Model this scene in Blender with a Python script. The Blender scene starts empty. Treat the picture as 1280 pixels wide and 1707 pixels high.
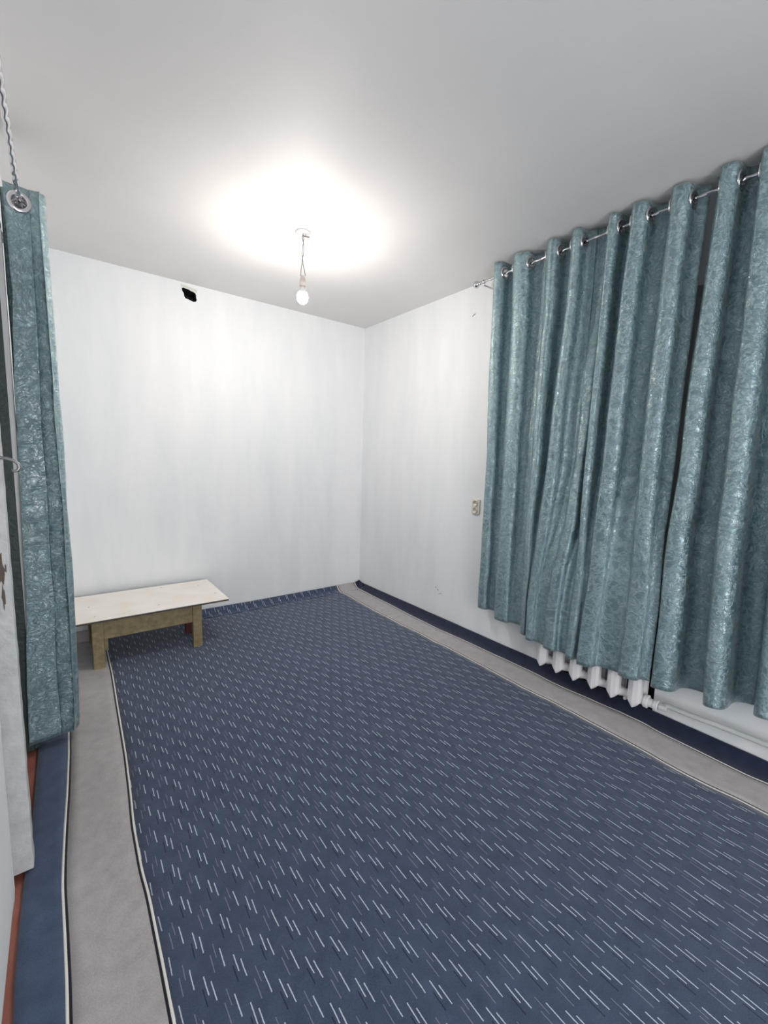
import bpy, bmesh, math, random
from mathutils import Vector, noise
random.seed(7)
PI = math.pi
C = bpy.context.scene.collection
sc = bpy.context.scene

# ------------------------------------------------------------------ camera
CAM_H = 1.3165
YAW, PITCH, ROLL, FPX = 0.653237, 0.124207, 0.0309768, 706.066
fwd = Vector((math.sin(YAW)*math.cos(PITCH), math.cos(YAW)*math.cos(PITCH), -math.sin(PITCH)))
r0 = Vector((math.cos(YAW), -math.sin(YAW), 0)); u0 = r0.cross(fwd)
rt = r0*math.cos(ROLL) + u0*math.sin(ROLL); up = u0*math.cos(ROLL) - r0*math.sin(ROLL)
cd = bpy.data.cameras.new('camera'); cam = bpy.data.objects.new('camera', cd); C.objects.link(cam)
M = cam.matrix_world.copy()
for i in range(3):
    M[i][0], M[i][1], M[i][2] = rt[i], up[i], -fwd[i]
M[0][3], M[1][3], M[2][3] = 0, 0, CAM_H
cam.matrix_world = M
cd.sensor_fit = 'VERTICAL'; cd.sensor_height = 36.0; cd.lens = FPX/1707*36.0
cd.clip_start = 0.02
sc.camera = cam

# ------------------------------------------------------------------ world, light, exposure
w = bpy.data.worlds.new('night'); sc.world = w; w.use_nodes = True
w.node_tree.nodes['Background'].inputs[0].default_value = (0.02, 0.03, 0.05, 1)
w.node_tree.nodes['Background'].inputs[1].default_value = 0.3
vs = sc.view_settings
vs.view_transform = 'Standard'; vs.look = 'None'; vs.gamma = 1; vs.use_curve_mapping = False
vs.exposure = 0.14
BULB_STRENGTH = 760.0
BULB_COLOR = (1.0, 0.915, 0.85)
# unseen soft fill added behind the camera to brighten the room
FILL_POWER = 48.0
ld = bpy.data.lights.new('fill_light', 'AREA'); ld.shape = 'RECTANGLE'; ld.size = 1.1; ld.size_y = 2.0; ld.energy = FILL_POWER
ld.color = (0.98, 0.99, 1.0)
lo = bpy.data.objects.new('fill_light', ld); C.objects.link(lo); lo.location = (0.55, -1.80, 1.05); lo.rotation_euler = (math.radians(90), 0, 0)
sc.cycles.max_bounces = 14; sc.cycles.diffuse_bounces = 10
sc.cycles.sample_clamp_indirect = 8

# ------------------------------------------------------------------ room sizes
W, L, H = 2.398, 3.520, 2.553      # right wall x, back wall y, ceiling z
WL = -0.151                        # far left wall plane
WN = -0.168                        # near left wall plane
YB = -1.7                          # wall behind the camera
SC = 0.9637
def S(x, y, z): return (x*SC, y*SC, CAM_H + (z-CAM_H)*SC)

# ------------------------------------------------------------------ materials
def lin(c):
    return tuple(((v/255)/12.92 if v/255 <= 0.04045 else ((v/255+0.055)/1.055)**2.4) for v in c) + (1,)
def mat(name, col, rough=0.6, metal=0.0, bump=0.0, bscale=60, var=0.0, vscale=5, col2=None, **kw):
    m = bpy.data.materials.new(name); m.use_nodes = True
    nt = m.node_tree; b = nt.nodes['Principled BSDF']
    b.inputs['Base Color'].default_value = lin(col); b.inputs['Roughness'].default_value = rough
    b.inputs['Metallic'].default_value = metal
    for k, v in kw.items(): b.inputs[k.replace('_', ' ')].default_value = v
    tc = nt.nodes.new('ShaderNodeTexCoord')
    if col2 is not None:
        n = nt.nodes.new('ShaderNodeTexNoise'); n.inputs['Scale'].default_value = vscale; n.inputs['Detail'].default_value = 5
        nt.links.new(tc.outputs['Object'], n.inputs['Vector'])
        r = nt.nodes.new('ShaderNodeValToRGB'); r.color_ramp.elements[0].position = 0.5-var; r.color_ramp.elements[1].position = 0.5+var
        r.color_ramp.elements[0].color = lin(col); r.color_ramp.elements[1].color = lin(col2)
        nt.links.new(n.outputs['Fac'], r.inputs['Fac']); nt.links.new(r.outputs['Color'], b.inputs['Base Color'])
    if bump:
        n = nt.nodes.new('ShaderNodeTexNoise'); n.inputs['Scale'].default_value = bscale; n.inputs['Detail'].default_value = 4
        nt.links.new(tc.outputs['Object'], n.inputs['Vector'])
        bp = nt.nodes.new('ShaderNodeBump'); bp.inputs['Strength'].default_value = bump; bp.inputs['Distance'].default_value = 0.01
        nt.links.new(n.outputs['Fac'], bp.inputs['Height']); nt.links.new(bp.outputs['Normal'], b.inputs['Normal'])
    return m

def plaster(name, c1, c2, streak=True):
    m = bpy.data.materials.new(name); m.use_nodes = True; nt = m.node_tree; N = nt.nodes; Lk = nt.links
    b = N['Principled BSDF']; b.inputs['Roughness'].default_value = 0.62
    tc = N.new('ShaderNodeTexCoord')
    mp = N.new('ShaderNodeMapping'); mp.inputs['Scale'].default_value = (5, 5, 1.0) if streak else (1.5, 1.5, 1.5)
    Lk.new(tc.outputs['Object'], mp.inputs['Vector'])
    n = N.new('ShaderNodeTexNoise'); n.inputs['Scale'].default_value = 1.0; n.inputs['Detail'].default_value = 6; n.inputs['Roughness'].default_value = 0.6
    Lk.new(mp.outputs['Vector'], n.inputs['Vector'])
    r = N.new('ShaderNodeValToRGB'); r.color_ramp.elements[0].position = 0.3; r.color_ramp.elements[1].position = 0.72
    r.color_ramp.elements[0].color = lin(c1); r.color_ramp.elements[1].color = lin(c2)
    Lk.new(n.outputs['Fac'], r.inputs['Fac']); Lk.new(r.outputs['Color'], b.inputs['Base Color'])
    n2 = N.new('ShaderNodeTexNoise'); n2.inputs['Scale'].default_value = 3.5; n2.inputs['Detail'].default_value = 7
    Lk.new(tc.outputs['Object'], n2.inputs['Vector'])
    bp = N.new('ShaderNodeBump'); bp.inputs['Strength'].default_value = 0.22; bp.inputs['Distance'].default_value = 0.02
    Lk.new(n2.outputs['Fac'], bp.inputs['Height']); Lk.new(bp.outputs['Normal'], b.inputs['Normal'])
    return m

WALL = plaster('blue_white_plaster', (225, 230, 232), (239, 239, 240))
CEIL = plaster('ceiling_whitewash', (222, 221, 220), (230, 228, 227), False)
CHIP = mat('bare_chipped_plaster', (120, 118, 114), 0.9)
LINTEL = mat('old_cream_plaster', (214, 214, 205), 0.9, bump=0.4, bscale=80)
DARKHOLE = mat('painted_hole_shade', (18, 18, 20), 0.9)  # shade inside the wall hole, painted as a near-black colour
NICHE_SHADE = mat('painted_niche_shade', (62, 60, 58), 0.95, bump=0.5, bscale=30)  # shadow behind the radiator, put into a dark base colour
PLASTIC = mat('black_plastic_film', (44, 44, 50), 0.25)
WOODFLOOR = mat('red_brown_floor_paint', (138, 74, 64), 0.45, var=0.2, vscale=9, col2=(164, 104, 88), bump=0.2)
WHITEPAINT = mat('white_gloss_paint', (226, 226, 228), 0.35, bump=0.15, bscale=25)
JAMBPAINT = mat('peeling_grey_white_paint', (176, 178, 178), 0.5, var=0.25, vscale=14, col2=(206, 206, 206), bump=0.5, bscale=40)
BAREWOOD = mat('weathered_bare_wood', (96, 84, 76), 0.85, bump=0.6, bscale=70)
DARKDOOR_SHADE = mat('dark_green_door_paint_and_shade', (52, 66, 64), 0.5, bump=0.3, bscale=50)  # door paint, reused as painted shade at the casing foot
STEEL = mat('dull_galvanised_steel', (150, 150, 152), 0.38, 0.85)
CHROME = mat('silver_chrome', (215, 212, 215), 0.16, 1.0)
RADPAINT = mat('white_radiator_enamel', (226, 224, 226), 0.32, bump=0.12, bscale=50)
PIPEPAINT = mat('grey_white_pipe_paint', (196, 200, 200), 0.35, bump=0.15, bscale=40)
OLIVE = mat('olive_khaki_worn_paint', (124, 110, 80), 0.5, var=0.16, vscale=30, col2=(150, 134, 98), bump=0.5, bscale=45)
REDWOOD = mat('reddish_old_paint', (120, 66, 56), 0.6)
TABLETOP = mat('whitewashed_tabletop', (238, 229, 218), 0.35, var=0.25, vscale=6, col2=(248, 244, 239), bump=0.08, bscale=20)
EDGE = mat('grimy_tabletop_edge', (82, 76, 68), 0.8)
NAIL = mat('rusty_nail_head', (96, 84, 78), 0.6)
CREAM = mat('cream_plastic', (222, 218, 206), 0.35)
SOCKETHOLE = mat('dark_socket_hole', (40, 38, 36), 0.6)
BAKELITE = mat('pinkish_white_lampholder', (206, 192, 188), 0.4)
WIRE = mat('grey_brown_wire_sheath', (128, 118, 116), 0.5)
GLASS = bpy.data.materials.new('window_glass'); GLASS.use_nodes = True
_b = GLASS.node_tree.nodes['Principled BSDF']; _b.inputs['Base Color'].default_value = (0.9, 0.95, 0.95, 1); _b.inputs['Roughness'].default_value = 0.02; _b.inputs['Transmission Weight'].default_value = 1.0

BULBM = bpy.data.materials.new('glowing_bulb'); BULBM.use_nodes = True
_n = BULBM.node_tree; _n.nodes.remove(_n.nodes['Principled BSDF']); _e = _n.nodes.new('ShaderNodeEmission')
_e.inputs[0].default_value = BULB_COLOR + (1,); _e.inputs[1].default_value = BULB_STRENGTH
_n.links.new(_e.outputs[0], _n.nodes['Material Output'].inputs[0])

def carpet_mats():
    def base(name, ca, cb, grain=0.5):
        m = bpy.data.materials.new(name); m.use_nodes = True; nt = m.node_tree; N = nt.nodes; Lk = nt.links
        b = N['Principled BSDF']; b.inputs['Roughness'].default_value = 0.95
        b.inputs['Specular IOR Level'].default_value = 0.15
        b.inputs['Sheen Weight'].default_value = 0.25; b.inputs['Sheen Roughness'].default_value = 0.5
        tc = N.new('ShaderNodeTexCoord')
        n = N.new('ShaderNodeTexNoise'); n.inputs['Scale'].default_value = 330; n.inputs['Detail'].default_value = 2
        Lk.new(tc.outputs['Object'], n.inputs['Vector'])
        n2 = N.new('ShaderNodeTexNoise'); n2.inputs['Scale'].default_value = 22; n2.inputs['Detail'].default_value = 4
        Lk.new(tc.outputs['Object'], n2.inputs['Vector'])
        ad = N.new('ShaderNodeMath'); ad.operation = 'MULTIPLY_ADD'; ad.inputs[1].default_value = 0.45
        Lk.new(n2.outputs['Fac'], ad.inputs[0]); 
        ml = N.new('ShaderNodeMath'); ml.operation = 'MULTIPLY'; ml.inputs[1].default_value = 0.55
        Lk.new(n.outputs['Fac'], ml.inputs[0]); Lk.new(ml.outputs[0], ad.inputs[2])
        r = N.new('ShaderNodeValToRGB'); r.color_ramp.elements[0].position = 0.5-grain*0.5; r.color_ramp.elements[1].position = 0.5+grain*0.5
        r.color_ramp.elements[0].color = lin(ca); r.color_ramp.elements[1].color = lin(cb)
        Lk.new(ad.outputs[0], r.inputs['Fac']); Lk.new(r.outputs['Color'], b.inputs['Base Color'])
        bp = N.new('ShaderNodeBump'); bp.inputs['Strength'].default_value = 0.35; bp.inputs['Distance'].default_value = 0.003
        Lk.new(n.outputs['Fac'], bp.inputs['Height']); Lk.new(bp.outputs['Normal'], b.inputs['Normal'])
        return m, nt, N, Lk, b, tc, r
    grey = base('grey_carpet_pile', (150, 145, 147), (190, 184, 184))[0]
    navy = base('navy_carpet_pile', (48, 62, 88), (80, 96, 124))[0]
    navy2 = base('dark_navy_carpet_pile', (22, 28, 46), (44, 52, 76))[0]
    white = base('cream_border_line', (218, 215, 210), (240, 237, 231))[0]
    black = base('black_border_line', (14, 14, 22), (30, 30, 42))[0]
    m, nt, N, Lk, b, tc, ramp = base('blue_dashed_carpet_pile', (46, 58, 80), (78, 90, 114))
    def math_(op, a, bb=None, c=None):
        n = N.new('ShaderNodeMath'); n.operation = op
        for i, v in enumerate((a, bb, c)):
            if v is None: continue
            if isinstance(v, (int, float)): n.inputs[i].default_value = v
            else: Lk.new(v, n.inputs[i])
        return n.outputs[0]
    sep = N.new('ShaderNodeSeparateXYZ'); Lk.new(tc.outputs['Object'], sep.inputs[0])
    nz = N.new('ShaderNodeTexNoise'); nz.inputs['Scale'].default_value = 2.2; nz.inputs['Detail'].default_value = 2
    Lk.new(tc.outputs['Object'], nz.inputs['Vector'])
    sn = N.new('ShaderNodeSeparateColor'); Lk.new(nz.outputs['Color'], sn.inputs[0])
    X = math_('ADD', sep.outputs[0], math_('MULTIPLY', math_('SUBTRACT', sn.outputs[0], 0.5), 0.03))
    Y = math_('ADD', sep.outputs[1], math_('MULTIPLY', math_('SUBTRACT', sn.outputs[1], 0.5), 0.04))
    nj = N.new('ShaderNodeTexNoise'); nj.inputs['Scale'].default_value = 160; nj.inputs['Detail'].default_value = 1
    Lk.new(tc.outputs['Object'], nj.inputs['Vector'])
    X = math_('ADD', X, math_('MULTIPLY', math_('SUBTRACT', nj.outputs['Fac'], 0.5), 0.0016))
    Ys = math_('SUBTRACT', Y, math_('MULTIPLY', X, 0.06))
    PX, PY = 0.0757, 0.1235
    x0, y0 = 0.448, 0.992 - 0.06*0.448
    def dash(dx, dtop, dbot, wdt):
        du = math_('ABSOLUTE', math_('WRAP', math_('SUBTRACT', X, x0+dx), PX/2, -PX/2))
        cy = y0 + (dtop+dbot)/2; hl = (dtop-dbot)/2
        dv = math_('ABSOLUTE', math_('WRAP', math_('SUBTRACT', Ys, cy), PY/2, -PY/2))
        return math_('MULTIPLY', math_('LESS_THAN', du, wdt/2), math_('LESS_THAN', dv, hl))
    bright = math_('MAXIMUM', math_('MAXIMUM', dash(0, 0, -0.047, 0.0027), dash(0.0125, -0.022, -0.069, 0.0027)), dash(-0.0255, 0.039, -0.013, 0.0027))
    dim = math_('MAXIMUM', dash(-0.038, 0.062, 0.022, 0.002), dash(-0.050, 0.038, -0.010, 0.0022))
    dark = dash(-0.009, -0.025, -0.068, 0.003)
    def mix(fac, c, base_out):
        mx = N.new('ShaderNodeMix'); mx.data_type = 'RGBA'
        Lk.new(fac, mx.inputs['Factor']); Lk.new(base_out, mx.inputs[6]); mx.inputs[7].default_value = lin(c)
        return mx.outputs[2]
    o = mix(math_('MULTIPLY', dark, 0.75), (18, 24, 42), ramp.outputs['Color'])
    o = mix(math_('MULTIPLY', dim, 0.55), (150, 148, 165), o)
    o = mix(bright, (190, 198, 210), o)
    Lk.new(o, b.inputs['Base Color'])
    return m, grey, navy, navy2, white, black
FIELD, GREYC, NAVYC, NAVYD, WHITEC, BLACKC = carpet_mats()

ANISO_ROT = 0.25
def curtain_mat():
    m = bpy.data.materials.new('teal_satin_jacquard'); m.use_nodes = True; nt = m.node_tree; N = nt.nodes; Lk = nt.links
    b = N['Principled BSDF']
    uv = N.new('ShaderNodeUVMap')
    # leafy jacquard mask: warped voronoi + noise
    nz = N.new('ShaderNodeTexNoise'); nz.inputs['Scale'].default_value = 13; nz.inputs['Detail'].default_value = 3
    Lk.new(uv.outputs[0], nz.inputs['Vector'])
    vm = N.new('ShaderNodeVectorMath'); vm.operation = 'MULTIPLY_ADD'; vm.inputs[1].default_value = (0.16, 0.16, 0.0)
    Lk.new(nz.outputs['Color'], vm.inputs[0]); Lk.new(uv.outputs[0], vm.inputs[2])
    vo = N.new('ShaderNodeTexVoronoi'); vo.feature = 'DISTANCE_TO_EDGE'; vo.inputs['Scale'].default_value = 24
    Lk.new(vm.outputs[0], vo.inputs['Vector'])
    n2 = N.new('ShaderNodeTexNoise'); n2.inputs['Scale'].default_value = 85; n2.inputs['Detail'].default_value = 5; n2.inputs['Roughness'].default_value = 0.7
    Lk.new(vm.outputs[0], n2.inputs['Vector'])
    s = N.new('ShaderNodeMath'); s.operation = 'MULTIPLY_ADD'; s.inputs[1].default_value = 0.7
    Lk.new(vo.outputs['Distance'], s.inputs[0]); Lk.new(n2.outputs['Fac'], s.inputs[2])
    r = N.new('ShaderNodeValToRGB'); r.color_ramp.elements[0].position = 0.47; r.color_ramp.elements[1].position = 0.66
    Lk.new(s.outputs[0], r.inputs['Fac'])
    cr = N.new('ShaderNodeMix'); cr.data_type = 'RGBA'; cr.inputs[6].default_value = lin((146, 174, 179)); cr.inputs[7].default_value = lin((112, 144, 150))
    Lk.new(r.outputs['Color'], cr.inputs['Factor']); Lk.new(cr.outputs[2], b.inputs['Base Color'])
    rr = N.new('ShaderNodeMapRange'); rr.inputs['To Min'].default_value = 0.28; rr.inputs['To Max'].default_value = 0.40
    Lk.new(r.outputs['Color'], rr.inputs['Value']); Lk.new(rr.outputs[0], b.inputs['Roughness'])
    b.inputs['Metallic'].default_value = 0.72
    b.inputs['Specular IOR Level'].default_value = 0.9
    b.inputs['Sheen Weight'].default_value = 0.3; b.inputs['Sheen Roughness'].default_value = 0.3
    b.inputs['Coat Weight'].default_value = 0.8; b.inputs['Coat Roughness'].default_value = 0.1; b.inputs['Coat IOR'].default_value = 2.1
    mp = N.new('ShaderNodeMapping'); mp.inputs['Scale'].default_value = (60, 210, 1); Lk.new(uv.outputs[0], mp.inputs['Vector'])
    n3 = N.new('ShaderNodeTexNoise'); n3.inputs['Scale'].default_value = 1.0; n3.inputs['Detail'].default_value = 4; n3.inputs['Roughness'].default_value = 0.65
    Lk.new(mp.outputs[0], n3.inputs['Vector'])
    b.inputs['Anisotropic'].default_value = 0.85
    tg = N.new('ShaderNodeTangent'); tg.direction_type = 'UV_MAP'; tg.uv_map = 'UVMap'; Lk.new(tg.outputs[0], b.inputs['Tangent'])
    b.inputs['Anisotropic Rotation'].default_value = ANISO_ROT
    a2 = N.new('ShaderNodeMath'); a2.operation = 'MULTIPLY_ADD'; a2.inputs[1].default_value = 1.6
    Lk.new(n3.outputs['Fac'], a2.inputs[0]); Lk.new(r.outputs['Color'], a2.inputs[2])
    bp = N.new('ShaderNodeBump'); bp.inputs['Strength'].default_value = 0.55; bp.inputs['Distance'].default_value = 0.003
    Lk.new(a2.outputs[0], bp.inputs['Height']); Lk.new(bp.outputs['Normal'], b.inputs['Normal'])
    # crisp crushed-satin glints in the glossy top threads
    mp2 = N.new('ShaderNodeMapping'); mp2.inputs['Scale'].default_value = (90, 150, 1); Lk.new(vm.outputs[0], mp2.inputs['Vector'])
    n4 = N.new('ShaderNodeTexNoise'); n4.inputs['Scale'].default_value = 1.0; n4.inputs['Detail'].default_value = 3; n4.inputs['Roughness'].default_value = 0.7
    Lk.new(mp2.outputs[0], n4.inputs['Vector'])
    bp2 = N.new('ShaderNodeBump'); bp2.inputs['Strength'].default_value = 1.0; bp2.inputs['Distance'].default_value = 0.0038
    Lk.new(n4.outputs['Fac'], bp2.inputs['Height']); Lk.new(bp2.outputs['Normal'], b.inputs['Coat Normal'])
    return m
TEAL = curtain_mat()

# ------------------------------------------------------------------ helpers
def obj(name, bm, m, parent=None, smooth=False, bevel=0):
    me = bpy.data.meshes.new(name)
    bmesh.ops.recalc_face_normals(bm, faces=bm.faces[:])
    bm.to_mesh(me); bm.free()
    for mm in (m if isinstance(m, (list, tuple)) else [m]): me.materials.append(mm)
    if smooth:
        for p in me.polygons: p.use_smooth = True
    o = bpy.data.objects.new(name, me); C.objects.link(o)
    if parent:
        o.parent = parent
        o.matrix_parent_inverse = parent.matrix_world.inverted() if parent.matrix_world else o.matrix_parent_inverse
    if bevel:
        md = o.modifiers.new('bevel', 'BEVEL'); md.width = bevel; md.segments = 2; md.limit_method = 'ANGLE'
    return o
def thing(name, label, cat, loc=(0, 0, 0), group=None):
    o = bpy.data.objects.new(name, None); C.objects.link(o); o.location = loc
    o.matrix_world.translation = loc
    o.empty_display_size = 0.05
    o['label'] = label; o['category'] = cat
    if group: o['group'] = group
    return o
def setting(name, label=None, cat=None, loc=None):
    o = bpy.data.objects.new(name, None); C.objects.link(o); o['kind'] = 'structure'
    if label: o['label'] = label
    if cat: o['category'] = cat
    return o
def structure(o, label=None, cat=None):
    o['kind'] = 'structure'
    if label: o['label'] = label
    if cat: o['category'] = cat
    return o
def bx(bm, x0, x1, y0, y1, z0, z1):
    v = [bm.verts.new(p) for p in ((x0,y0,z0),(x1,y0,z0),(x1,y1,z0),(x0,y1,z0),(x0,y0,z1),(x1,y0,z1),(x1,y1,z1),(x0,y1,z1))]
    for f in ((0,3,2,1),(4,5,6,7),(0,1,5,4),(1,2,6,5),(2,3,7,6),(3,0,4,7)): bm.faces.new([v[i] for i in f])
    return bm
def box(*a): return bx(bmesh.new(), *a)
def tube(bm, pts, r, seg=10, cap=True, rad=None):
    pts = [Vector(p) for p in pts]; rings = []; n = len(pts)
    t = (pts[1]-pts[0]).normalized(); ref = Vector((0, 0, 1)) if abs(t.z) < 0.9 else Vector((1, 0, 0))
    a = t.cross(ref).normalized()
    for i, p in enumerate(pts):
        t = (pts[min(i+1, n-1)] - pts[max(i-1, 0)]).normalized()
        a = (a - t*a.dot(t)).normalized(); bb = t.cross(a)
        ring = []
        for k in range(seg):
            th = 2*PI*k/seg; rr = rad(i, th) if rad else r
            ring.append(bm.verts.new(p + a*math.cos(th)*rr + bb*math.sin(th)*rr))
        rings.append(ring)
    for i in range(n-1):
        for k in range(seg): bm.faces.new((rings[i][k], rings[i][(k+1) % seg], rings[i+1][(k+1) % seg], rings[i+1][k]))
    if cap: bm.faces.new(rings[0][::-1]); bm.faces.new(rings[-1])
    return bm
def lathe(bm, prof, c, axis=(0, 0, 1), seg=24):
    ax = Vector(axis).normalized(); ref = Vector((1, 0, 0)) if abs(ax.x) < 0.9 else Vector((0, 1, 0))
    a = ax.cross(ref).normalized(); b2 = ax.cross(a); c = Vector(c); rings = []
    for r, h in prof:
        if r < 1e-6: rings.append([bm.verts.new(c + ax*h)])
        else: rings.append([bm.verts.new(c + ax*h + a*math.cos(2*PI*k/seg)*r + b2*math.sin(2*PI*k/seg)*r) for k in range(seg)])
    for A, B in zip(rings[:-1], rings[1:]):
        for k in range(seg):
            q = [A[k % len(A)], A[(k+1) % len(A)], B[(k+1) % len(B)], B[k % len(B)]]
            u = []
            for v in q:
                if v not in u: u.append(v)
            if len(u) >= 3: bm.faces.new(u)
    return bm
def poly(bm, pts, m=0):
    f = bm.faces.new([bm.verts.new(p) for p in pts]); f.material_index = m; return f
def interp(x, xs, ys):
    if x <= xs[0]: return ys[0]
    if x >= xs[-1]: return ys[-1]
    for i in range(len(xs)-1):
        if x <= xs[i+1]:
            t = (x-xs[i])/(xs[i+1]-xs[i]); return ys[i]*(1-t)+ys[i+1]*t

# ------------------------------------------------------------------ shell
T = 0.35
fl = structure(obj('floor', box(WN-1.0, W+T, YB, L+T, -0.12, -0.02), WOODFLOOR), 'red-brown painted floor under the blue carpet', 'floor')
for k in range(14):       # floor boards; only the first shows beside the carpet's left edge
    x = -0.40 + k*0.205
    obj('board', box(x+0.0015, x+0.2035, YB, L, -0.02, 0.0), WOODFLOOR, fl, bevel=0.002)
ce = bmesh.new(); bx(ce, WN-1.0, W+T, YB, L+T, H, H+0.15)
structure(obj('ceiling', ce, CEIL), 'grey-white whitewashed ceiling with the bare bulb hanging from it', 'ceiling')

# back wall with the irregular hole near the ceiling
def holed_wall(name, outer, inner, yf, m):
    bm = bmesh.new()
    vo = [bm.verts.new((x, yf, z)) for x, z in outer]; vi = [bm.verts.new((x, yf, z)) for x, z in inner]
    es = [bm.edges.new((vo[i], vo[(i+1) % len(vo)])) for i in range(len(vo))] + [bm.edges.new((vi[i], vi[(i+1) % len(vi)])) for i in range(len(vi))]
    bmesh.ops.triangle_fill(bm, edges=es, use_beauty=True)
    vb = [bm.verts.new((x, yf+0.13, z)) for x, z in inner]
    for i in range(len(vi)):
        j = (i+1) % len(vi); f = bm.faces.new((vi[i], vi[j], vb[j], vb[i])); f.material_index = 1
    f = bm.faces.new(vb); f.material_index = 1
    return obj(name, bm, m)
hole = [S(x, 0, z)[::2] for x, z in ((0.803,2.556),(0.812,2.561),(0.828,2.559),(0.852,2.556),(0.866,2.549),(0.884,2.547),(0.897,2.540),(0.903,2.527),(0.903,2.508),(0.908,2.492),(0.901,2.480),(0.884,2.474),(0.864,2.478),(0.845,2.484),(0.826,2.487),(0.817,2.500),(0.815,2.520),(0.805,2.534),(0.801,2.546))]
bw = structure(holed_wall('wall_back', [(WN-1.0, -0.02), (W, -0.02), (W, H), (WN-1.0, H)], hole, L, [WALL, DARKHOLE]), 'pale blue-white plaster wall at the back with a small hole under the ceiling', 'wall')
# rough lintel strip over the hole, standing a little proud
bm = bmesh.new()
pts = [S(x, 0, z)[::2] for x, z in ((0.795,2.582),(0.83,2.579),(0.87,2.574),(0.912,2.566),(0.911,2.549),(0.905,2.541),(0.898,2.547),(0.884,2.552),(0.866,2.554),(0.852,2.561),(0.828,2.564),(0.812,2.566),(0.797,2.566))]
fr = [bm.verts.new((x, L-0.0035, z)) for x, z in pts]; bk = [bm.verts.new((x, L+0.002, z)) for x, z in pts]
bm.faces.new(fr)
for i in range(len(fr)): bm.faces.new((fr[i], fr[(i+1) % len(fr)], bk[(i+1) % len(fr)], bk[i]))
obj('plaster_lintel', bm, LINTEL, bw)
# crumpled black film stuffed in the hole
bm = bmesh.new()
bmesh.ops.create_grid(bm, x_segments=16, y_segments=16, size=0.5)
cx, _, cz = S(0.86, 0, 2.50)
for v in bm.verts:
    a, b_ = v.co.x, v.co.y
    n = noise.noise(Vector((a*5, b_*5, 3)))
    n2 = abs(noise.noise(Vector((a*4+b_*9, b_*3-a*3, 9))))
    v.co = Vector((cx + a*0.088, L+0.045 + n*0.022 - n2*0.035 + (b_)*0.04, cz - 0.004 + b_*0.05 + 0.01*n))
obj('black_film', bm, PLASTIC, bw, smooth=False)

# right wall with the window opening behind the curtains
wy0, wy1, wz0, wz1 = 0.10, 1.62, 0.86, 2.16
bm = bmesh.new()
ny0, ny1, nz1 = 0.775, 1.375, 0.76       # shallow niche added behind the radiator to darken the gaps between sections
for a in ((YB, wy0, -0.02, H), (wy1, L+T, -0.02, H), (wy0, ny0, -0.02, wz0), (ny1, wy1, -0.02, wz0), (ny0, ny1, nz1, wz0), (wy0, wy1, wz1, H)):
    bx(bm, W, W+T, a[0], a[1], a[2], a[3])
rw = structure(obj('wall_right', bm, WALL), 'pale blue-white plaster wall behind the teal curtains', 'wall')
obj('added_niche_back', box(W+0.14, W+T, ny0, ny1, -0.02, nz1), NICHE_SHADE, rw)
# dark chips in the plaster
def chip(y, z, sy, sz, a):
    bm = bmesh.new(); n = 9; front = []; back = []
    for k in range(n):
        th = 2*PI*k/n; r = 1+0.45*math.sin(k*2.7+y*40)
        yy = sy*math.cos(th)*r; zz = sz*math.sin(th)*r
        front.append(bm.verts.new((W-0.0012, y+yy*math.cos(a)-zz*math.sin(a), z+yy*math.sin(a)+zz*math.cos(a))))
    bm.faces.new(front)
    ext = bmesh.ops.extrude_face_region(bm, geom=bm.faces[:])
    for v in ext['geom']:
        if isinstance(v, bmesh.types.BMVert): v.co.x += 0.003
    obj('chip', bm, CHIP, rw)
for (y, z, sy, sz, a) in ((2.236,2.390,0.014,0.0035,-0.5),(2.222,2.396,0.006,0.003,-0.4),(2.495,0.250,0.007,0.0035,0.3),(2.470,0.236,0.009,0.0035,0.5),(2.452,0.205,0.006,0.003,-0.4),(2.432,0.213,0.006,0.003,0.2)):
    X, Y, Z = S(0, y, z); chip(Y, Z, sy, sz, a)

win = setting('window_1', 'window with painted frame behind the teal curtains', 'window')
bm = bmesh.new(); xw = W+0.16
for a in ((wy0, wy0+0.06, wz0, wz1), (wy1-0.06, wy1, wz0, wz1), (wy0+0.06, wy1-0.06, wz0, wz0+0.06), (wy0+0.06, wy1-0.06, wz1-0.06, wz1), (0.83, 0.89, wz0+0.06, wz1-0.06)):
    bx(bm, xw, xw+0.06, *a)
obj('frame', bm, WHITEPAINT, win, bevel=0.004)
for a, b_ in ((wy0+0.06, 0.83), (0.89, wy1-0.06)):
    obj('pane', box(xw+0.025, xw+0.03, a, b_, wz0+0.06, wz1-0.06), GLASS, win)
obj('sill', box(W-0.02, W+0.16, wy0-0.03, wy1+0.03, wz0-0.03, wz0+0.001), WHITEPAINT, win, bevel=0.004)

# wall behind the camera, opening added to let the fill light in
bm = bmesh.new()
bx(bm, WN-1.0, -0.02, YB-0.12, YB, -0.02, H); bx(bm, 1.12, W+T, YB-0.12, YB, -0.02, H); bx(bm, -0.02, 1.12, YB-0.12, YB, 2.08, H)
structure(obj('wall_front', bm, WALL), 'plaster wall behind the camera with an opening added for the fill light', 'wall')

# left wall: near length, head over the door, far length
bm = bmesh.new(); TL = 0.22
bx(bm, WN-TL, WN, YB, 1.50, 0.035, H)
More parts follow.
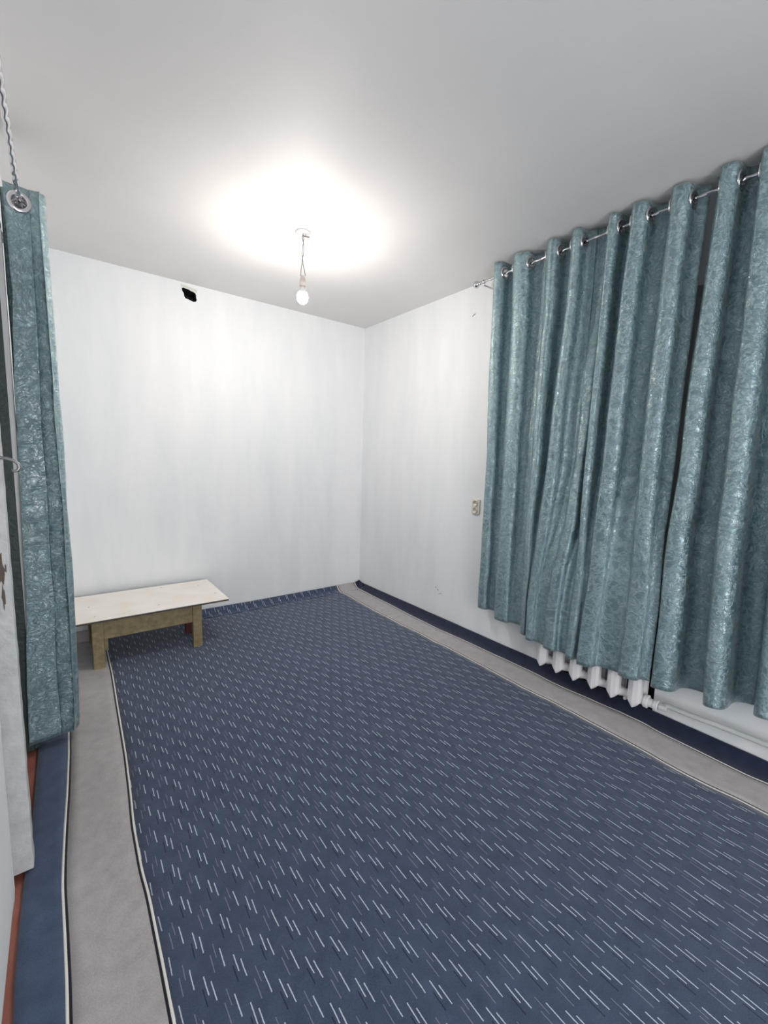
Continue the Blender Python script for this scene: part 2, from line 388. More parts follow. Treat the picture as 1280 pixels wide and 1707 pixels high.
# crooked flared foot of the near wall
fy = [(-1.7, -0.20), (0.9, -0.196), (1.15, -0.190), (1.30, -0.184), (1.42, -0.176), (1.50, -0.172)]
for (ya, xa), (yb, xb) in zip(fy[:-1], fy[1:]):
    v = [bm.verts.new(p) for p in ((WN-TL, ya, -0.02), (xa, ya, -0.02), (xb, yb, -0.02), (WN-TL, yb, -0.02), (WN-TL, ya, 0.035), (WN, ya, 0.035), (WN, yb, 0.035), (WN-TL, yb, 0.035))]
    for f in ((0,3,2,1),(4,5,6,7),(0,1,5,4),(1,2,6,5),(2,3,7,6),(3,0,4,7)): bm.faces.new([v[i] for i in f])
bx(bm, WN-TL, WL, 1.50, 2.40, 2.16, H)
bx(bm, WN-TL, WL, 2.29, L, -0.02, H)
structure(obj('wall_left', bm, WALL), 'white plaster wall at the left edge beside the narrow door', 'wall')

dr = setting('door_1', 'narrow old door with peeling grey-white post at the left edge', 'door')
# near post: thick, peeling, its foot stands clear of the floor
bm = bmesh.new(); bx(bm, -0.27, -0.128, 1.57, 1.62, 0.018, 2.14)
bmesh.ops.subdivide_edges(bm, edges=[e for e in bm.edges if abs(e.verts[0].co.z-e.verts[1].co.z) > 1], cuts=60)
for v in bm.verts:
    if v.co.x > -0.13: v.co.x += 0.0016*noise.noise(Vector((0, v.co.y*3, v.co.z*17)))+0.0016*noise.noise(Vector((2, 0, v.co.z*50)))
obj('post', bm, JAMBPAINT, dr, bevel=0.003)
for (x0_, x1_, z0_, z1_) in ((-0.158, -0.140, 0.93, 1.02), (-0.150, -0.143, 0.86, 0.93), (-0.168, -0.156, 0.99, 1.08), (-0.139,-0.135,0.965,0.99)):
    bm = bmesh.new(); pts = []
    n = 12
    for k in range(n):
        th = 2*PI*k/n; r = 1+0.3*math.sin(k*2.3+z0_*30)
        pts.append(bm.verts.new(((x0_+x1_)/2+(x1_-x0_)/2*math.cos(th)*r, 1.5692, (z0_+z1_)/2+(z1_-z0_)/2*math.sin(th)*r)))
    bm.faces.new(pts); ext = bmesh.ops.extrude_face_region(bm, geom=bm.faces[:])
    for v in ext['geom']:
        if isinstance(v, bmesh.types.BMVert): v.co.y += 0.003
    obj('bare_patch', bm, BAREWOOD, dr)
obj('leaf', box(-0.235, -0.20, 1.62, 2.262, 0.01, 2.14), DARKDOOR_SHADE, dr, bevel=0.003)
obj('casing', box(-0.1515, -0.133, 2.27, 2.292, 0.16, 2.16), WHITEPAINT, dr, bevel=0.002)
obj('shaded_casing_foot', box(-0.1515, -0.133, 2.27, 2.292, 0.006, 0.16), DARKDOOR_SHADE, dr, bevel=0.002)  # lowest piece of the casing, its shade painted in dark
obj('jamb', box(-0.235, -0.152, 2.262, 2.2895, 0.006, 2.14), DARKDOOR_SHADE, dr)
obj('head', box(-0.27, -0.133, 1.57, 2.292, 2.14, 2.163), WHITEPAINT, dr, bevel=0.002)
bm = bmesh.new()
hk = [(-0.160,1.566,1.292),(-0.148,1.552,1.292),(-0.130,1.545,1.289),(-0.112,1.541,1.286),(-0.099,1.539,1.281),(-0.091,1.538,1.272),(-0.089,1.538,1.262),(-0.094,1.538,1.254),(-0.102,1.539,1.252),(-0.107,1.540,1.257)]
tube(bm, hk, 0.0042, 10, rad=lambda i, th: 0.0045 if i < 8 else 0.0036)
h_ = obj('hook', bm, STEEL, dr, smooth=True)
obj('hook_eye', lathe(bmesh.new(), [(0, 0), (0.008, 0), (0.0085, 0.004), (0.004, 0.008), (0, 0.008)], (-0.160, 1.571, 1.292), (0, -1, 0), 14), STEEL, h_, smooth=True)

# ------------------------------------------------------------------ carpet
cp = thing('carpet', 'wall-to-wall navy carpet with pale dashes and grey border bands, edges curled up the walls', 'carpet')
s1y = [-1.7,1.07,1.15,1.3,1.45,1.55,1.71,1.9,2.14,2.31,2.8,3.2,3.6]; s1x = [-.05,-.048,-.048,-.051,-.055,-.053,-.047,-.038,-.030,-.028,-.026,-.03,-.03]
s2y = [-1.7,.93,1.06,1.16,1.28,1.38,1.58,1.77,2.0,2.31,2.7,2.82,3.15,3.6]; s2x = [.14,.141,.142,.142,.142,.137,.139,.15,.16,.167,.177,.18,.182,.185]
sBy = [-1.7,.26,.35,.44,.53,.62,.7,.99,1.1,1.2,1.29,1.98,2.11,2.23,2.3,2.47,2.66,2.86,3.11,3.3,3.4,3.6]
sBx = [2.09,2.092,2.092,2.081,2.078,2.082,2.092,2.104,2.106,2.104,2.097,2.117,2.106,2.117,2.116,2.107,2.111,2.109,2.121,2.136,2.127,2.14]
sAy = [-1.7,.29,.36,.44,.55,.62,.7,.77,.84,.91,.98,1.07,1.17,1.28,1.43,2.06,2.25,2.42,2.64,2.89,3.15,3.41,3.6]
sAx = [2.30,2.301,2.287,2.292,2.297,2.301,2.30,2.317,2.317,2.318,2.307,2.304,2.292,2.291,2.303,2.294,2.286,2.291,2.297,2.312,2.319,2.327,2.335]
eLy = [-1.7,1.14,1.23,1.35,1.52,1.76,2.16,3.6]; eLx = [-.152,-.150,-.154,-.154,-.152,-.143,-.139,-.137]
def smooth_at(y, ys, xs): return sum(interp(y+d, ys, xs) for d in (-.03, -.015, 0, .015, .03))/5
def curl(d):     # d: distance to the wall, metres
    if d > 0.085: return 0.0
    t = (0.085-d)/0.080
    return 0.050*min(t, 1)**2.1
def cz(x, y):
    rip = 0.0022*noise.noise(Vector((x*3, y*3, 1))) + 0.0012*noise.noise(Vector((x*9, y*9, 5)))
    cxr = curl(W-x); cyr = curl(L-y)
    return 0.0075 + rip + max(cxr, cyr) + 0.35*min(cxr, cyr)
ys = []
y = YB+0.02
while y < L-0.10: ys.append(y); y += 0.025
ys += [L-0.10+0.0085*k for k in range(12)]
ys = [v for v in ys if v < L-0.003]
def strip(name, fa, fb, n, m, parent, lab=None):
    bm = bmesh.new(); rows = []
    for y in ys:
        a, b_ = fa(y), fb(y)
        if n > 0: xs = [a + (b_-a)*k/n for k in range(n+1)]
        else: xs = [a + (W-0.0035-a)*k/12 for k in range(13)]
        rows.append([bm.verts.new((x, y, cz(x, y))) for x in xs])
    for A, B in zip(rows[:-1], rows[1:]):
        for k in range(len(A)-1): bm.faces.new((A[k], A[k+1], B[k+1], B[k]))
    # thickness
    bmesh.ops.recalc_face_normals(bm, faces=bm.faces[:])
    top = bm.faces[:]
    if top[0].normal.z < 0:
        for f in top: f.normal_flip()
    o = obj(name, bm, m, parent, smooth=True)
    md = o.modifiers.new('thick', 'SOLIDIFY'); md.thickness = 0.0045; md.offset = -1
    if lab: o['label'] = lab
    return o
f1 = lambda y: smooth_at(y, s1y, s1x); f2 = lambda y: smooth_at(y, s2y, s2x)
fB = lambda y: smooth_at(y, sBy, sBx); fA = lambda y: smooth_at(y, sAy, sAx); fL = lambda y: smooth_at(y, eLy, eLx)
wl = 0.0065
strip('edge_band', fL, lambda y: f1(y)-wl, 4, NAVYC, cp, 'plain navy edge band along the left wall')
strip('border_line', lambda y: f1(y)-wl, f1, 1, WHITEC, cp, 'thin cream line')
strip('border_line', f1, lambda y: f1(y)+wl, 1, BLACKC, cp, 'thin black line')
strip('border_band', lambda y: f1(y)+wl, lambda y: f2(y)-wl, 6, GREYC, cp, 'plain grey band on the left')
strip('border_line', lambda y: f2(y)-wl, f2, 1, BLACKC, cp, 'thin black line')
strip('border_line', f2, lambda y: f2(y)+wl, 1, WHITEC, cp, 'thin cream line')
strip('patterned_field', lambda y: f2(y)+wl, lambda y: fB(y)-wl*1.5, 60, FIELD, cp, 'navy field with pale slanting dashes')
strip('border_line', lambda y: fB(y)-wl*1.5, fB, 1, WHITEC, cp, 'thin cream line')
strip('border_line', fB, lambda y: fB(y)+wl, 1, BLACKC, cp, 'thin black line')
strip('border_band', lambda y: fB(y)+wl, lambda y: fA(y)-wl, 6, GREYC, cp, 'plain grey band on the right')
strip('border_line', lambda y: fA(y)-wl, fA, 1, BLACKC, cp, 'thin black line')
strip('border_line', fA, lambda y: fA(y)+wl*1.35, 1, WHITEC, cp, 'thin cream line')
strip('edge_band', lambda y: fA(y)+wl*1.35, lambda y: W, 0, NAVYD, cp, 'plain dark navy edge band curled up the right wall')

# ------------------------------------------------------------------ curtains
def build_curtain(root, ext, zlv, hem_of, rod, ztop, mapf, nz=110, per=14, wr=1.0, sharp=0.76):
    """ext: list of extremes, each (ys per level, xs per level); folds run crest-valley-crest."""
    bm = bmesh.new(); uvl = bm.loops.layers.uv.new('UVMap')
    ne = len(ext); cols = (ne-1)*per + 1; grid = []; arc = [0.0]
    for r in range(nz+1):
        f = r/nz; row = []
        for c in range(cols):
            i = min(c//per, ne-2); t = (c - i*per)/per
            hz = interp(i+t, list(range(ne)), hem_of)
            z = ztop + (hz-ztop)*f
            def at(k, which):
                v = ext[k][which]
                return interp(-z, [-q for q in zlv], v) if isinstance(v, (list, tuple)) else v
            y0_, y1_ = at(i, 0), at(i+1, 0); x0_, x1_ = at(i, 1), at(i+1, 1)
            st = t + sharp*math.sin(2*PI*t)/(2*PI)*1.25
            yy = y0_ + (y1_-y0_)*st
            xx = x0_ + (x1_-x0_)*(1-math.cos(PI*t))/2
            g = min(1, f*2.2)*wr
            u_ = c*0.013
            xx += g*(0.006*noise.noise(Vector((u_*5, z*3.2, 2))) + 0.0025*noise.noise(Vector((u_*16, z*9, 7))))
            yy += g*0.006*noise.noise(Vector((u_*4+9, z*2.6, 4)))
            # stitched header and hem dents
            d = abs(z-hz-0.035); 
            if d < 0.006: xx += 0.0012
            row.append(Vector((xx, yy, z)))
        grid.append(row)
    for c in range(1, cols): arc.append(arc[-1] + max((grid[nz//2][c]-grid[nz//2][c-1]).length, 1e-4))
    vs_ = [[bm.verts.new(mapf(*p)) for p in row] for row in grid]
    for r in range(nz):
        for c in range(cols-1):
            ctr = (grid[r][c]+grid[r+1][c+1])/2
            if rod and math.hypot(ctr.x-rod[0], ctr.z-rod[1]) < 0.027: continue
            fc = bm.faces.new((vs_[r][c], vs_[r][c+1], vs_[r+1][c+1], vs_[r+1][c]))
            for lp, (rr, cc) in zip(fc.loops, ((r, c), (r, c+1), (r+1, c+1), (r+1, c))):
                lp[uvl].uv = (arc[cc], grid[rr][cc].z)
    me = bpy.data.meshes.new('cloth'); bm.to_mesh(me); bm.free(); me.materials.append(TEAL)
    for p in me.polygons: p.use_smooth = True
    o = bpy.data.objects.new('cloth', me); C.objects.link(o); o.parent = root
    o.matrix_parent_inverse = root.matrix_world.inverted()
    md = o.modifiers.new('thick', 'SOLIDIFY'); md.thickness = 0.0012; md.offset = 0
    # eyelet rings where the rod goes through each leg of the cloth
    if rod:
        for i in range(ne-1):
            def at2(k, which, z):
                v = ext[k][which]; return interp(-z, [-q for q in zlv], v) if isinstance(v, (list, tuple)) else v
            y0_, y1_ = at2(i, 0, rod[1]), at2(i+1, 0, rod[1]); x0_, x1_ = at2(i, 1, rod[1]), at2(i+1, 1, rod[1])
            if (x0_-rod[0])*(x1_-rod[0]) >= 0 or abs(x1_-x0_) < .035: continue
            # position along the leg where the cloth crosses the rod
            best = min(range(101), key=lambda q: abs(x0_+(x1_-x0_)*(1-math.cos(PI*q/100))/2 - rod[0])); t = best/100
            def P(t):
                st = t + sharp*math.sin(2*PI*t)/(2*PI)*1.25
                return Vector(mapf(x0_+(x1_-x0_)*(1-math.cos(PI*t))/2, y0_+(y1_-y0_)*st, rod[1]))
            p = P(t); tg = (P(min(1, t+.1))-P(max(0, t-.1))).normalized()
            nrm = tg.cross(Vector((0, 0, 1))).normalized()
            bm = bmesh.new(); prof = [(0.022, 0.0035), (0.026, 0.0055), (0.035, 0.0055), (0.040, 0.002), (0.040, -0.002), (0.035, -0.0055), (0.026, -0.0055), (0.022, -0.0035), (0.022, 0.0035)]
            lathe(bm, prof, p, nrm, 26)
            g = obj('eyelet_ring', bm, CHROME, root, smooth=True)
    return o

zl = [2.60, 2.5, 2.2, 1.9, 1.6, 1.3, 1.0, .7, .45, .25]
K = 0.983
def cr(vals): return [vals[0]*K] + [v*K for v in vals]
crest = [
 [1.928,1.933,1.94,1.936,1.935,1.938,1.948,1.956,1.957],
 [1.768,1.758,1.76,1.762,1.762,1.764,1.767,1.774,1.771],
 [1.527,1.519,1.529,1.533,1.529,1.538,1.536,1.536,1.526],
 [1.376,1.382,1.403,1.421,1.434,1.462,1.484,1.501,1.499],
 [1.193,1.196,1.2,1.205,1.21,1.21,1.196,1.196,1.196],
 [1.075,1.091,1.099,1.106,1.104,1.12,1.127,1.141,1.147],
 [.89,.895,.895,.898,.895,.894,.876,.874,.875]]
crest = [cr(v) for v in crest]
def lerp_list(a, b, t): return [p+(q-p)*t for p, q in zip(a, b)]
def xs(top, bot, mid=None):      # x per level, top at the rod, bottom at the hem
    out = []
    for z in [2.60]+zl[1:]:
        f = (2.6-z)/2.35; out.append(top+(bot-top)*f if mid is None else interp(f, [0, .55, .83, 1], [top, top+(mid-top)*.15, mid, bot]))
    return out
CX = 2.286; VX = 2.398
cb = [2.365, 2.335, 2.295, 2.278, 2.272, 2.270, 2.272]
vb = [2.425, 2.40, 2.325, 2.320, 2.320, 2.322]
ext = []; hem = []
hc = [.268, .243, .229, .216, .206, .200, .232]
edge0 = [v+0.035 for v in crest[0]]
ext.append((edge0, xs(2.350, 2.42))); hem.append(.275)
vf = [.55, .62, .42, None, .55, .58]
for i in range(7):
    ext.append((crest[i], xs(CX, cb[i], 2.292 if i >= 2 else None))); hem.append(hc[i])
    if i == 6: break
    if i == 3:      # a side bulge pushed out by the radiator opens below mid height
        b_y = [v*K for v in (1.285,1.283,1.280,1.275,1.262,1.258,1.262,1.315,1.345,1.336)]
        ext.append((lerp_list(crest[3], b_y, .5), xs(2.372, 2.316, 2.318))); hem.append(.213)
        bx_ = [VX-.005, VX-.006, VX-.008, 2.372, 2.350, 2.318, 2.292, 2.280, 2.276, 2.274]
        ext.append((b_y, bx_)); hem.append(.210)
        ext.append((lerp_list(b_y, crest[4], .55), xs(VX, 2.318, 2.320))); hem.append(.208)
    else:
        ext.append((lerp_list(crest[i], crest[i+1], vf[i]), xs(VX, vb[i], 2.318 if 2 <= i else None))); hem.append((hc[i]+hc[i+1])/2+.004)
ext.append(([v-.095+.012*min(1,k/6) for k, v in enumerate(crest[6])], xs(VX-.01, 2.325, 2.322))); hem.append(.240)
ROD = (2.34, 2.524)
zl_use = [2.60]+zl[1:]
g1 = 'teal satin curtains in the room'
cA = thing('curtain', 'wider teal satin eyelet curtain hanging in front of the radiator', 'curtain', S(2.34, 1.4, .25), g1)
build_curtain(cA, ext, zl_use, hem, ROD, 2.588, S)

crB = [cr(v) for v in ([.715,.727,.739,.75,.755,.768,.768,.767,.766],[.584,.581,.574,.573,.569,.566,.55,.544,.529],[.365,.365,.364,.363,.361,.361,.361,.355,.354],[.20,.20,.20,.20,.195,.19,.18,.18,.18],[.03,.03,.03,.02,.02,.02,.02,.01,.01])]
extB = [([v+.050-.016*min(1,k/6) for k, v in enumerate(crB[0])], xs(2.365, 2.40))]; hemB = [.225]
hb = [.222, .248, .285, .29, .29]; vfb = [.72, .66, .6, .55]
cbB = [2.305, 2.275, 2.285, 2.29, 2.29]
for i in range(5):
    extB.append((crB[i], xs(CX, cbB[i]))); hemB.append(hb[i])
    if i < 4: extB.append((lerp_list(crB[i], crB[i+1], vfb[i]), xs(VX, 2.445))); hemB.append((hb[i]+hb[i+1])/2-.004)
cB = thing('curtain', 'teal satin curtain above the bare pipe at the right edge of the photo', 'curtain', S(2.34, .4, .25), g1)
build_curtain(cB, extB, zl_use, hemB, ROD, 2.588, S)

# left curtain, bunched beside the door, its flat end fold facing the camera
eL = []; hL = []
zz = [2.30, 2.2, 1.9, 1.6, 1.3, .95, .6, .3, .1, .03]
def ly(y, add=0): return [y+add]*10
eL.append((ly(2.285), [-.05,-.05,-.05,-.055,-.06,-.06,-.065,-.065,-.065,-.065])); hL.append(.055)
rx_ = [.008,.006,.010,.013,.016,.019,.019,.018,.012,.008]
eL.append((ly(2.268), rx_)); hL.append(.066)
eL.append((ly(2.232), [v-.020 for v in rx_])); hL.append(.060)
eL.append((ly(2.252), [-.045,-.045,-.047,-.050,-.052,-.054,-.056,-.058,-.058,-.058])); hL.append(.050)
ylv = 2.232
lx = [-.118,-.116,-.111,-.126,-.130,-.135,-.144,-.160,-.166,-.166]
eL.append((ly(ylv), lx)); hL.append(.045)
yy = ylv
for k in range(9):
    yy += 0.032
    eL.append((ly(yy), [.004-.002*(k % 3)]*10 if k % 2 == 0 else [-.128-.002*(k % 3)]*10)); hL.append(.055)
cL = thing('curtain', 'bunched teal satin curtain hanging beside the door at the left edge', 'curtain', (-.07, 2.4, .05), g1)
build_curtain(cL, eL, zz, hL, (-.073, 2.243), 2.298, lambda x, y, z: (x, y, z), per=16, wr=0.8, sharp=0.3)

# ------------------------------------------------------------------ rods
def twist_rod(bm, a, b_, r):
    a, b_ = Vector(a), Vector(b_); n = int((b_-a).length/0.004)
    pts = [a+(b_-a)*i/n for i in range(n+1)]
    tube(bm, pts, r, 12, rad=lambda i, th: r*(1+0.16*math.cos(2*th-i*0.42)))
    return bm
rd = thing('curtain_rod', 'twisted silver curtain rod with ball finial on the right wall', 'curtain rod', S(2.34, 1.0, 2.524))
obj('rod', twist_rod(bmesh.new(), S(2.34, 2.06, 2.524), S(2.34, -.1, 2.524), .0078), CHROME, rd, smooth=True)
fp = S(2.34, 2.06, 2.524)
def finial(c, d, root):
    prof = [(0, -.004), (.010, -.004), (.012, 0), (.009, .004), (.008, .010), (.014, .013), (.021, .021), (.023, .030), (.020, .040), (.012, .047), (.007, .049), (.009, .053), (.006, .058), (0, .060)]
    bm = lathe(bmesh.new(), prof, c, d, 20)
    for v in bm.verts:      # ornament ridges
        pass
    obj('finial', bm, CHROME, root, smooth=True)
finial(fp, (0, 1, 0), rd)
def bracket(root, x, y, z, xw, zoff=-.0):
    s = 1 if xw > x else -1
    bm = bmesh.new(); tube(bm, [(x, y, z-.012), (x+s*.01, y, z-.020), (xw-s*.01, y, z-.020), (xw+s*.002, y, z-.020)], .0055, 8)
    lathe(bm, [(.012, -.006), (.0135, 0), (.012, .006), (.0095, .006), (.0095, -.006), (.012, -.006)], (x, y, z), (0, 1, 0), 16)
    p = obj('bracket', bm, CHROME, root, smooth=True)
    obj('bracket_plate', lathe(bmesh.new(), [(0, 0), (.022, 0), (.022, .004), (.018, .007), (0, .007)], (xw+s*.001, y, z-.020), (-s, 0, 0), 20), STEEL, p, smooth=True)
RX, _, RZ = S(2.34, 0, 2.524)
bracket(rd, RX, 1.955, RZ, W); bracket(rd, RX, -.06, RZ, W)
rl = thing('curtain_rod', 'twisted silver curtain rod running overhead at the left edge', 'curtain rod', (-.073, 1.5, 2.243))
obj('rod', twist_rod(bmesh.new(), (-.073, .35, 2.243), (-.073, 2.62, 2.243), .0085), CHROME, rl, smooth=True)
finial((-.073, .35, 2.243), (0, -1, 0), rl)
bracket(rl, -.073, .45, 2.243, WN); bracket(rl, -.073, 2.60, 2.243, WL)

# ------------------------------------------------------------------ radiator
RXF = 2.33*SC; z0 = CAM_H+(0.056-CAM_H)*SC; zt = z0+.585; pitch = 0.1048
rad_y = [1.414*SC*.987 - pitch*k for k in range(6)]
rad = thing('radiator', 'white cast-iron column radiator showing below the curtain hem', 'radiator', (RXF+.06, rad_y[2], z0))
def column(bm, xc, hx, yc, hy):
    # faceted column: ridged front, pointed boat-shaped foot and head
    lv = [(z0, .14, .5), (z0+.008, .40, .7), (z0+.020, .74, .92), (z0+.032, 1, 1), (zt-.046, 1, 1), (zt-.028, .8, .9), (zt-.008, .45, .6), (zt, .2, .35)]
    sh = [(-1, 0), (-.86, .42), (-.45, .86), (.45, .86), (.86, .42), (1, 0), (.86, -.42), (.45, -.86), (-.45, -.86), (-.86, -.42)]
    sh = [(-1, .06), (-.80, .62), (-.45, 1), (.5, 1), (.9, .6), (1, 0), (.9, -.6), (.5, -1), (-.45, -1), (-.80, -.62)]
    rings = [[bm.verts.new((xc + a*hx*(.6+.4*sx), yc + b_*hy*sy, z)) for a, b_ in sh] for z, sy, sx in lv]
    n = len(sh)
    for A, B in zip(rings[:-1], rings[1:]):
        for k in range(n): bm.faces.new((A[k], A[(k+1) % n], B[(k+1) % n], B[k]))
    bm.faces.new(rings[0][::-1]); bm.faces.new(rings[-1])
for yk in rad_y:
    bm = bmesh.new()
    column(bm, RXF+.030, .030, yk, .031)
    column(bm, RXF+.112, .026, yk, .0265)
    for zz_ in (z0+.040, zt-.062):
        bx(bm, RXF+.03, RXF+.11, yk-.014, yk+.014, zz_-.022, zz_+.022)
    s_ = obj('section', bm, RADPAINT, rad, bevel=.004)
    for zz_ in (z0+.040, zt-.062):
        obj('nipple', lathe(bmesh.new(), [(0, -.053), (.026, -.053), (.029, -.03), (.024, -.012), (.022, 0), (.024, .012), (.029, .03), (.026, .053), (0, .053)], (RXF+.058, yk-pitch/2+.001*0, zz_), (0, 1, 0), 18), RADPAINT, s_, smooth=True) if yk != rad_y[-1] else None
ye = rad_y[-1]; zc = z0+.040
obj('end_plug', lathe(bmesh.new(), [(0, .012), (.026, .012), (.026, .034), (.033, .037), (.033, .052), (.022, .055), (.022, .078), (.026, .08), (.026, .095), (.015, .098), (0, .098)], (RXF+.058, ye-.002, zc), (0, -1, 0), 20), RADPAINT, rad, smooth=False)
obj('end_plug', lathe(bmesh.new(), [(0, .012), (.026, .012), (.026, .034), (.033, .037), (.033, .05), (0, .052)], (RXF+.058, ye-.002, zt-.062), (0, -1, 0), 20), RADPAINT, rad)
obj('drain_tap', lathe(bmesh.new(), [(0, 0), (.009, 0), (.010, .012), (.006, .018), (.008, .022), (.010, .030), (.006, .036), (0, .037)], (RXF+.052, (rad_y[-1]+rad_y[-2])/2, z0+.038), (0, 0, -1), 12), RADPAINT, rad, smooth=True)
bm = bmesh.new()
bm.free()
for yb_ in (rad_y[0]-.05, rad_y[4]-.05):
    obj('bracket', tube(bmesh.new(), [(RXF+.10, yb_, zt-.09), (W+.142, yb_, zt-.09)], .008, 8), STEEL, rw)

pp = thing('heating_pipe', 'grey-white heating pipe running along the right wall from the radiator', 'pipe', S(2.42, .5, .1))
zp = [S(2.42, y_, z_) for y_, z_ in ((.80,.106),(.74,.105),(.66,.104),(.60,.106),(.52,.112),(.44,.116),(.328,.118),(.15,.124),(-.3,.135),(-1.2,.15))]
zp[0] = (RXF+.058, ye-.095, zc)
zp.insert(1, (RXF+.061, ye-.125, zc-.001))
pts = []
for i in range(len(zp)-1):
    for k in range(5):
        t = k/5; pts.append(Vector(zp[i]).lerp(Vector(zp[i+1]), t))
pts.append(Vector(zp[-1]))
for _ in range(6): pts = [pts[0]] + [(pts[i-1]+pts[i]*2+pts[i+1])/4 for i in range(1, len(pts)-1)] + [pts[-1]]
obj('pipe', tube(bmesh.new(), pts, .0125, 14), PIPEPAINT, pp, smooth=True)
obj('coupling', lathe(bmesh.new(), [(0, 0), (.018, 0), (.0185, .004), (.0185, .030), (.0155, .034), (0, .034)], pts[1], (pts[4]-pts[1]).normalized(), 8), PIPEPAINT, pp)
for yk in (.30, -.6):
    q = min(pts, key=lambda p: abs(p.y-yk))
    obj('pipe_clip', tube(bmesh.new(), [(q.x, q.y, q.z-.014), (W+.002, q.y, q.z-.014)], .004, 6), STEEL, pp)

# ------------------------------------------------------------------ wall outlet
ox, oy, oz = S(2.487, 2.105, .982)
ol = thing('wall_outlet', 'cream double power outlet on the right wall beside the curtain edge', 'power outlet', (W, oy, oz))
def rrect_plate(cy, cz_, hy, hz, r, x0_, x1_):
    bm = bmesh.new(); pts = []
    for sx, sz, a0 in ((1, 1, 0), (-1, 1, 90), (-1, -1, 180), (1, -1, 270)):
        for k in range(6):
            a = math.radians(a0+k*18); pts.append((cy+sx*(hy-r)+r*math.cos(a), cz_+sz*(hz-r)+r*math.sin(a)))
    f = [bm.verts.new((x0_, p, q)) for p, q in pts]; g = [bm.verts.new((x1_, p, q)) for p, q in pts]
    bm.faces.new(f); bm.faces.new(g[::-1])
    for i in range(len(f)): bm.faces.new((f[i], f[(i+1) % len(f)], g[(i+1) % len(f)], g[i]))
    return bm
obj('plate', rrect_plate(oy, oz, .036, .056, .012, W+.001, W-.012), CREAM, ol, bevel=.003)
for s_ in (1, -1):
    c = (W-.0115, oy, oz+s_*.0255)
    sk = obj('socket', lathe(bmesh.new(), [(.0235, .0), (.0235, .009), (.021, .0105), (.0185, .009), (.0185, .001), (0, .001)], c, (-1, 0, 0), 22), CREAM, ol, smooth=True)
    for t_ in (1, -1):
        obj('socket_hole', lathe(bmesh.new(), [(0, .0), (.0035, .0), (.0035, .0018), (0, .0018)], (c[0]-.0005, oy+t_*.008, c[2]), (-1, 0, 0), 10), SOCKETHOLE, sk)

# ------------------------------------------------------------------ low table
tb = thing('low_table', 'low olive-painted wooden table with whitewashed top against the back wall', 'table', (.40, 3.2, .008))
TX0, TX1, TY0, TY1, TZ = -.105, .89, 2.91, 3.465, .320
bm = box(TX0, TX1, TY0, TY1, TZ-.005, TZ)
top = obj('tabletop', bm, TABLETOP, tb, bevel=.0015)
obj('top_edging', box(TX0+.001, TX1-.001, TY0+.001, TY1-.001, TZ-.0155, TZ-.005), EDGE, tb)
for x, y in ((.10, 3.20), (.47, 3.02), (.55, 3.41), (.79, 3.33), (.12, 2.99), (.845, 3.08)):
    obj('nail_head', lathe(bmesh.new(), [(0, .0008), (.0035, .0006), (.0045, -.001), (0, -.001)], (x, y, TZ), (0, 0, 1), 10), NAIL, top)
ZL = .0085
def leg(x0_, x1_, y0_, y1_, name, m=OLIVE, zb=ZL, lab=None, tap=0.0):
    bm = box(x0_, x1_, y0_, y1_, zb, TZ-.0155)
    for v in bm.verts:
        if v.co.z < .1: v.co.x += tap*(1 if v.co.x < (x0_+x1_)/2 else -.3)
    o = obj(name, bm, m, tb, bevel=.003)
    if lab: o['label'] = lab
leg(.098, .158, 2.932, 2.972, 'leg', tap=.002)
leg(.658, .716, 2.932, 2.972, 'leg', tap=.001)
leg(.098, .158, 3.36, 3.40, 'leg')
leg(.668, .722, 3.19, 3.235, 'leg', REDWOOD, ZL, 'reddish brown back leg')
obj('apron', box(.158, .658, 2.944, 2.966, .186, TZ-.0155), OLIVE, tb, bevel=.002)
obj('cleat', box(.160, .180, 2.966, 3.000, .105, TZ-.0155), OLIVE, tb, bevel=.002)
obj('apron', box(.158, .668, 3.20, 3.222, .205, TZ-.0155), OLIVE, tb, bevel=.002)
obj('rail', box(.108, .128, 2.972, 3.36, .205, TZ-.0155), OLIVE, tb, bevel=.002)
obj('rail', box(.690, .710, 2.972, 3.19, .205, TZ-.0155), OLIVE, tb, bevel=.002)

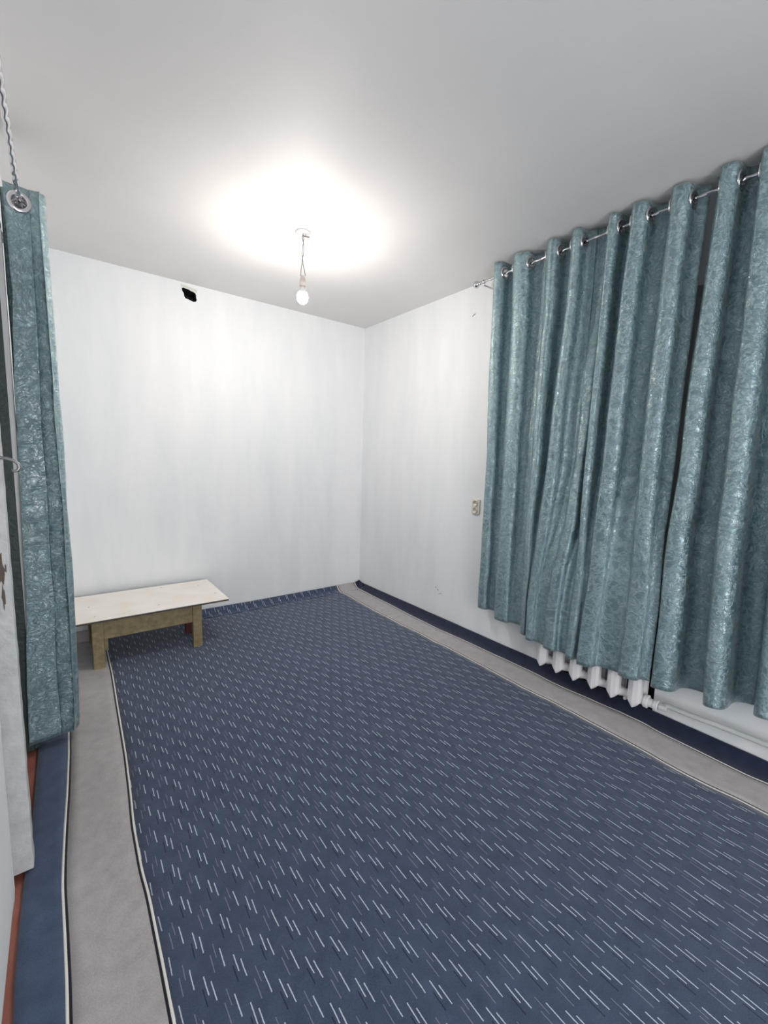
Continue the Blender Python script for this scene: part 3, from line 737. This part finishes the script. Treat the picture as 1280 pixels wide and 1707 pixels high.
# ------------------------------------------------------------------ hanging bulb
bxp, byp = 1.183*SC, 2.396*SC
def bz(z): return CAM_H+(z-CAM_H)*SC
lb = thing('hanging_bulb', 'bare lit bulb hanging on twisted wires from the ceiling', 'light bulb', (bxp, byp, H))
obj('ceiling_plate', lathe(bmesh.new(), [(0, 0), (.040, 0), (.042, -.002), (.036, -.006), (.012, -.009), (0, -.009)], (bxp, byp, H+.0005), (0, 0, 1), 26), WHITEPAINT, lb, smooth=True)
bm = bmesh.new()
tube(bm, [(bxp, byp, H-.004), (bxp, byp, H-.016), (bxp+.006, byp-.003, H-.022), (bxp+.013, byp-.006, H-.018), (bxp+.013, byp-.006, H-.011)], .0022, 8)
obj('hook', bm, STEEL, lb, smooth=True)
obj('wire_stub', tube(bmesh.new(), [(bxp, byp, H-.018), (bxp+.014, byp-.010, H-.022), (bxp+.030, byp-.020, H-.024)], .0035, 8), WIRE, lb, smooth=True)
zh = bz(2.362)
for s_ in (0, 1):
    pts = []; n = 60
    for i in range(n+1):
        t = i/n; z = (H-.018)*(1-t)+zh*t
        a = s_*PI + t*PI*2.6
        r = .0028 + .0022*abs(math.sin(t*9)) + (.009*max(0, (t-.72)/.28) if t > .72 else 0)
        if t > .72: a = s_*PI + .72*PI*2.6 + .0
        pts.append((bxp + r*math.cos(a)*.8 + .002*math.sin(t*7), byp - r*math.cos(a)*.6 + r*.4*math.sin(a), z))
    obj('wire', tube(bmesh.new(), pts, .0019, 8), WIRE, lb, smooth=True)
obj('lamp_holder', lathe(bmesh.new(), [(0, 0), (.008, 0), (.013, -.010), (.0165, -.022), (.0175, -.040), (.0165, -.058), (.012, -.060), (0, -.060)], (bxp, byp, zh+.002), (0, 0, 1), 22), BAKELITE, lb, smooth=True)
zb_ = zh-.057
obj('bulb_base', lathe(bmesh.new(), [(0, 0), (.013, 0), (.015, -.006), (.0205, -.020), (.0262, -.036), (0, -.036)], (bxp, byp, zb_), (0, 0, 1), 24), WHITEPAINT, lb, smooth=True)
obj('bulb_globe', lathe(bmesh.new(), [(.0258, -.0362), (.0288, -.045), (.0305, -.057), (.029, -.070), (.023, -.082), (.012, -.090), (0, -.092)], (bxp, byp, zb_), (0, 0, 1), 24), BULBM, lb, smooth=True)
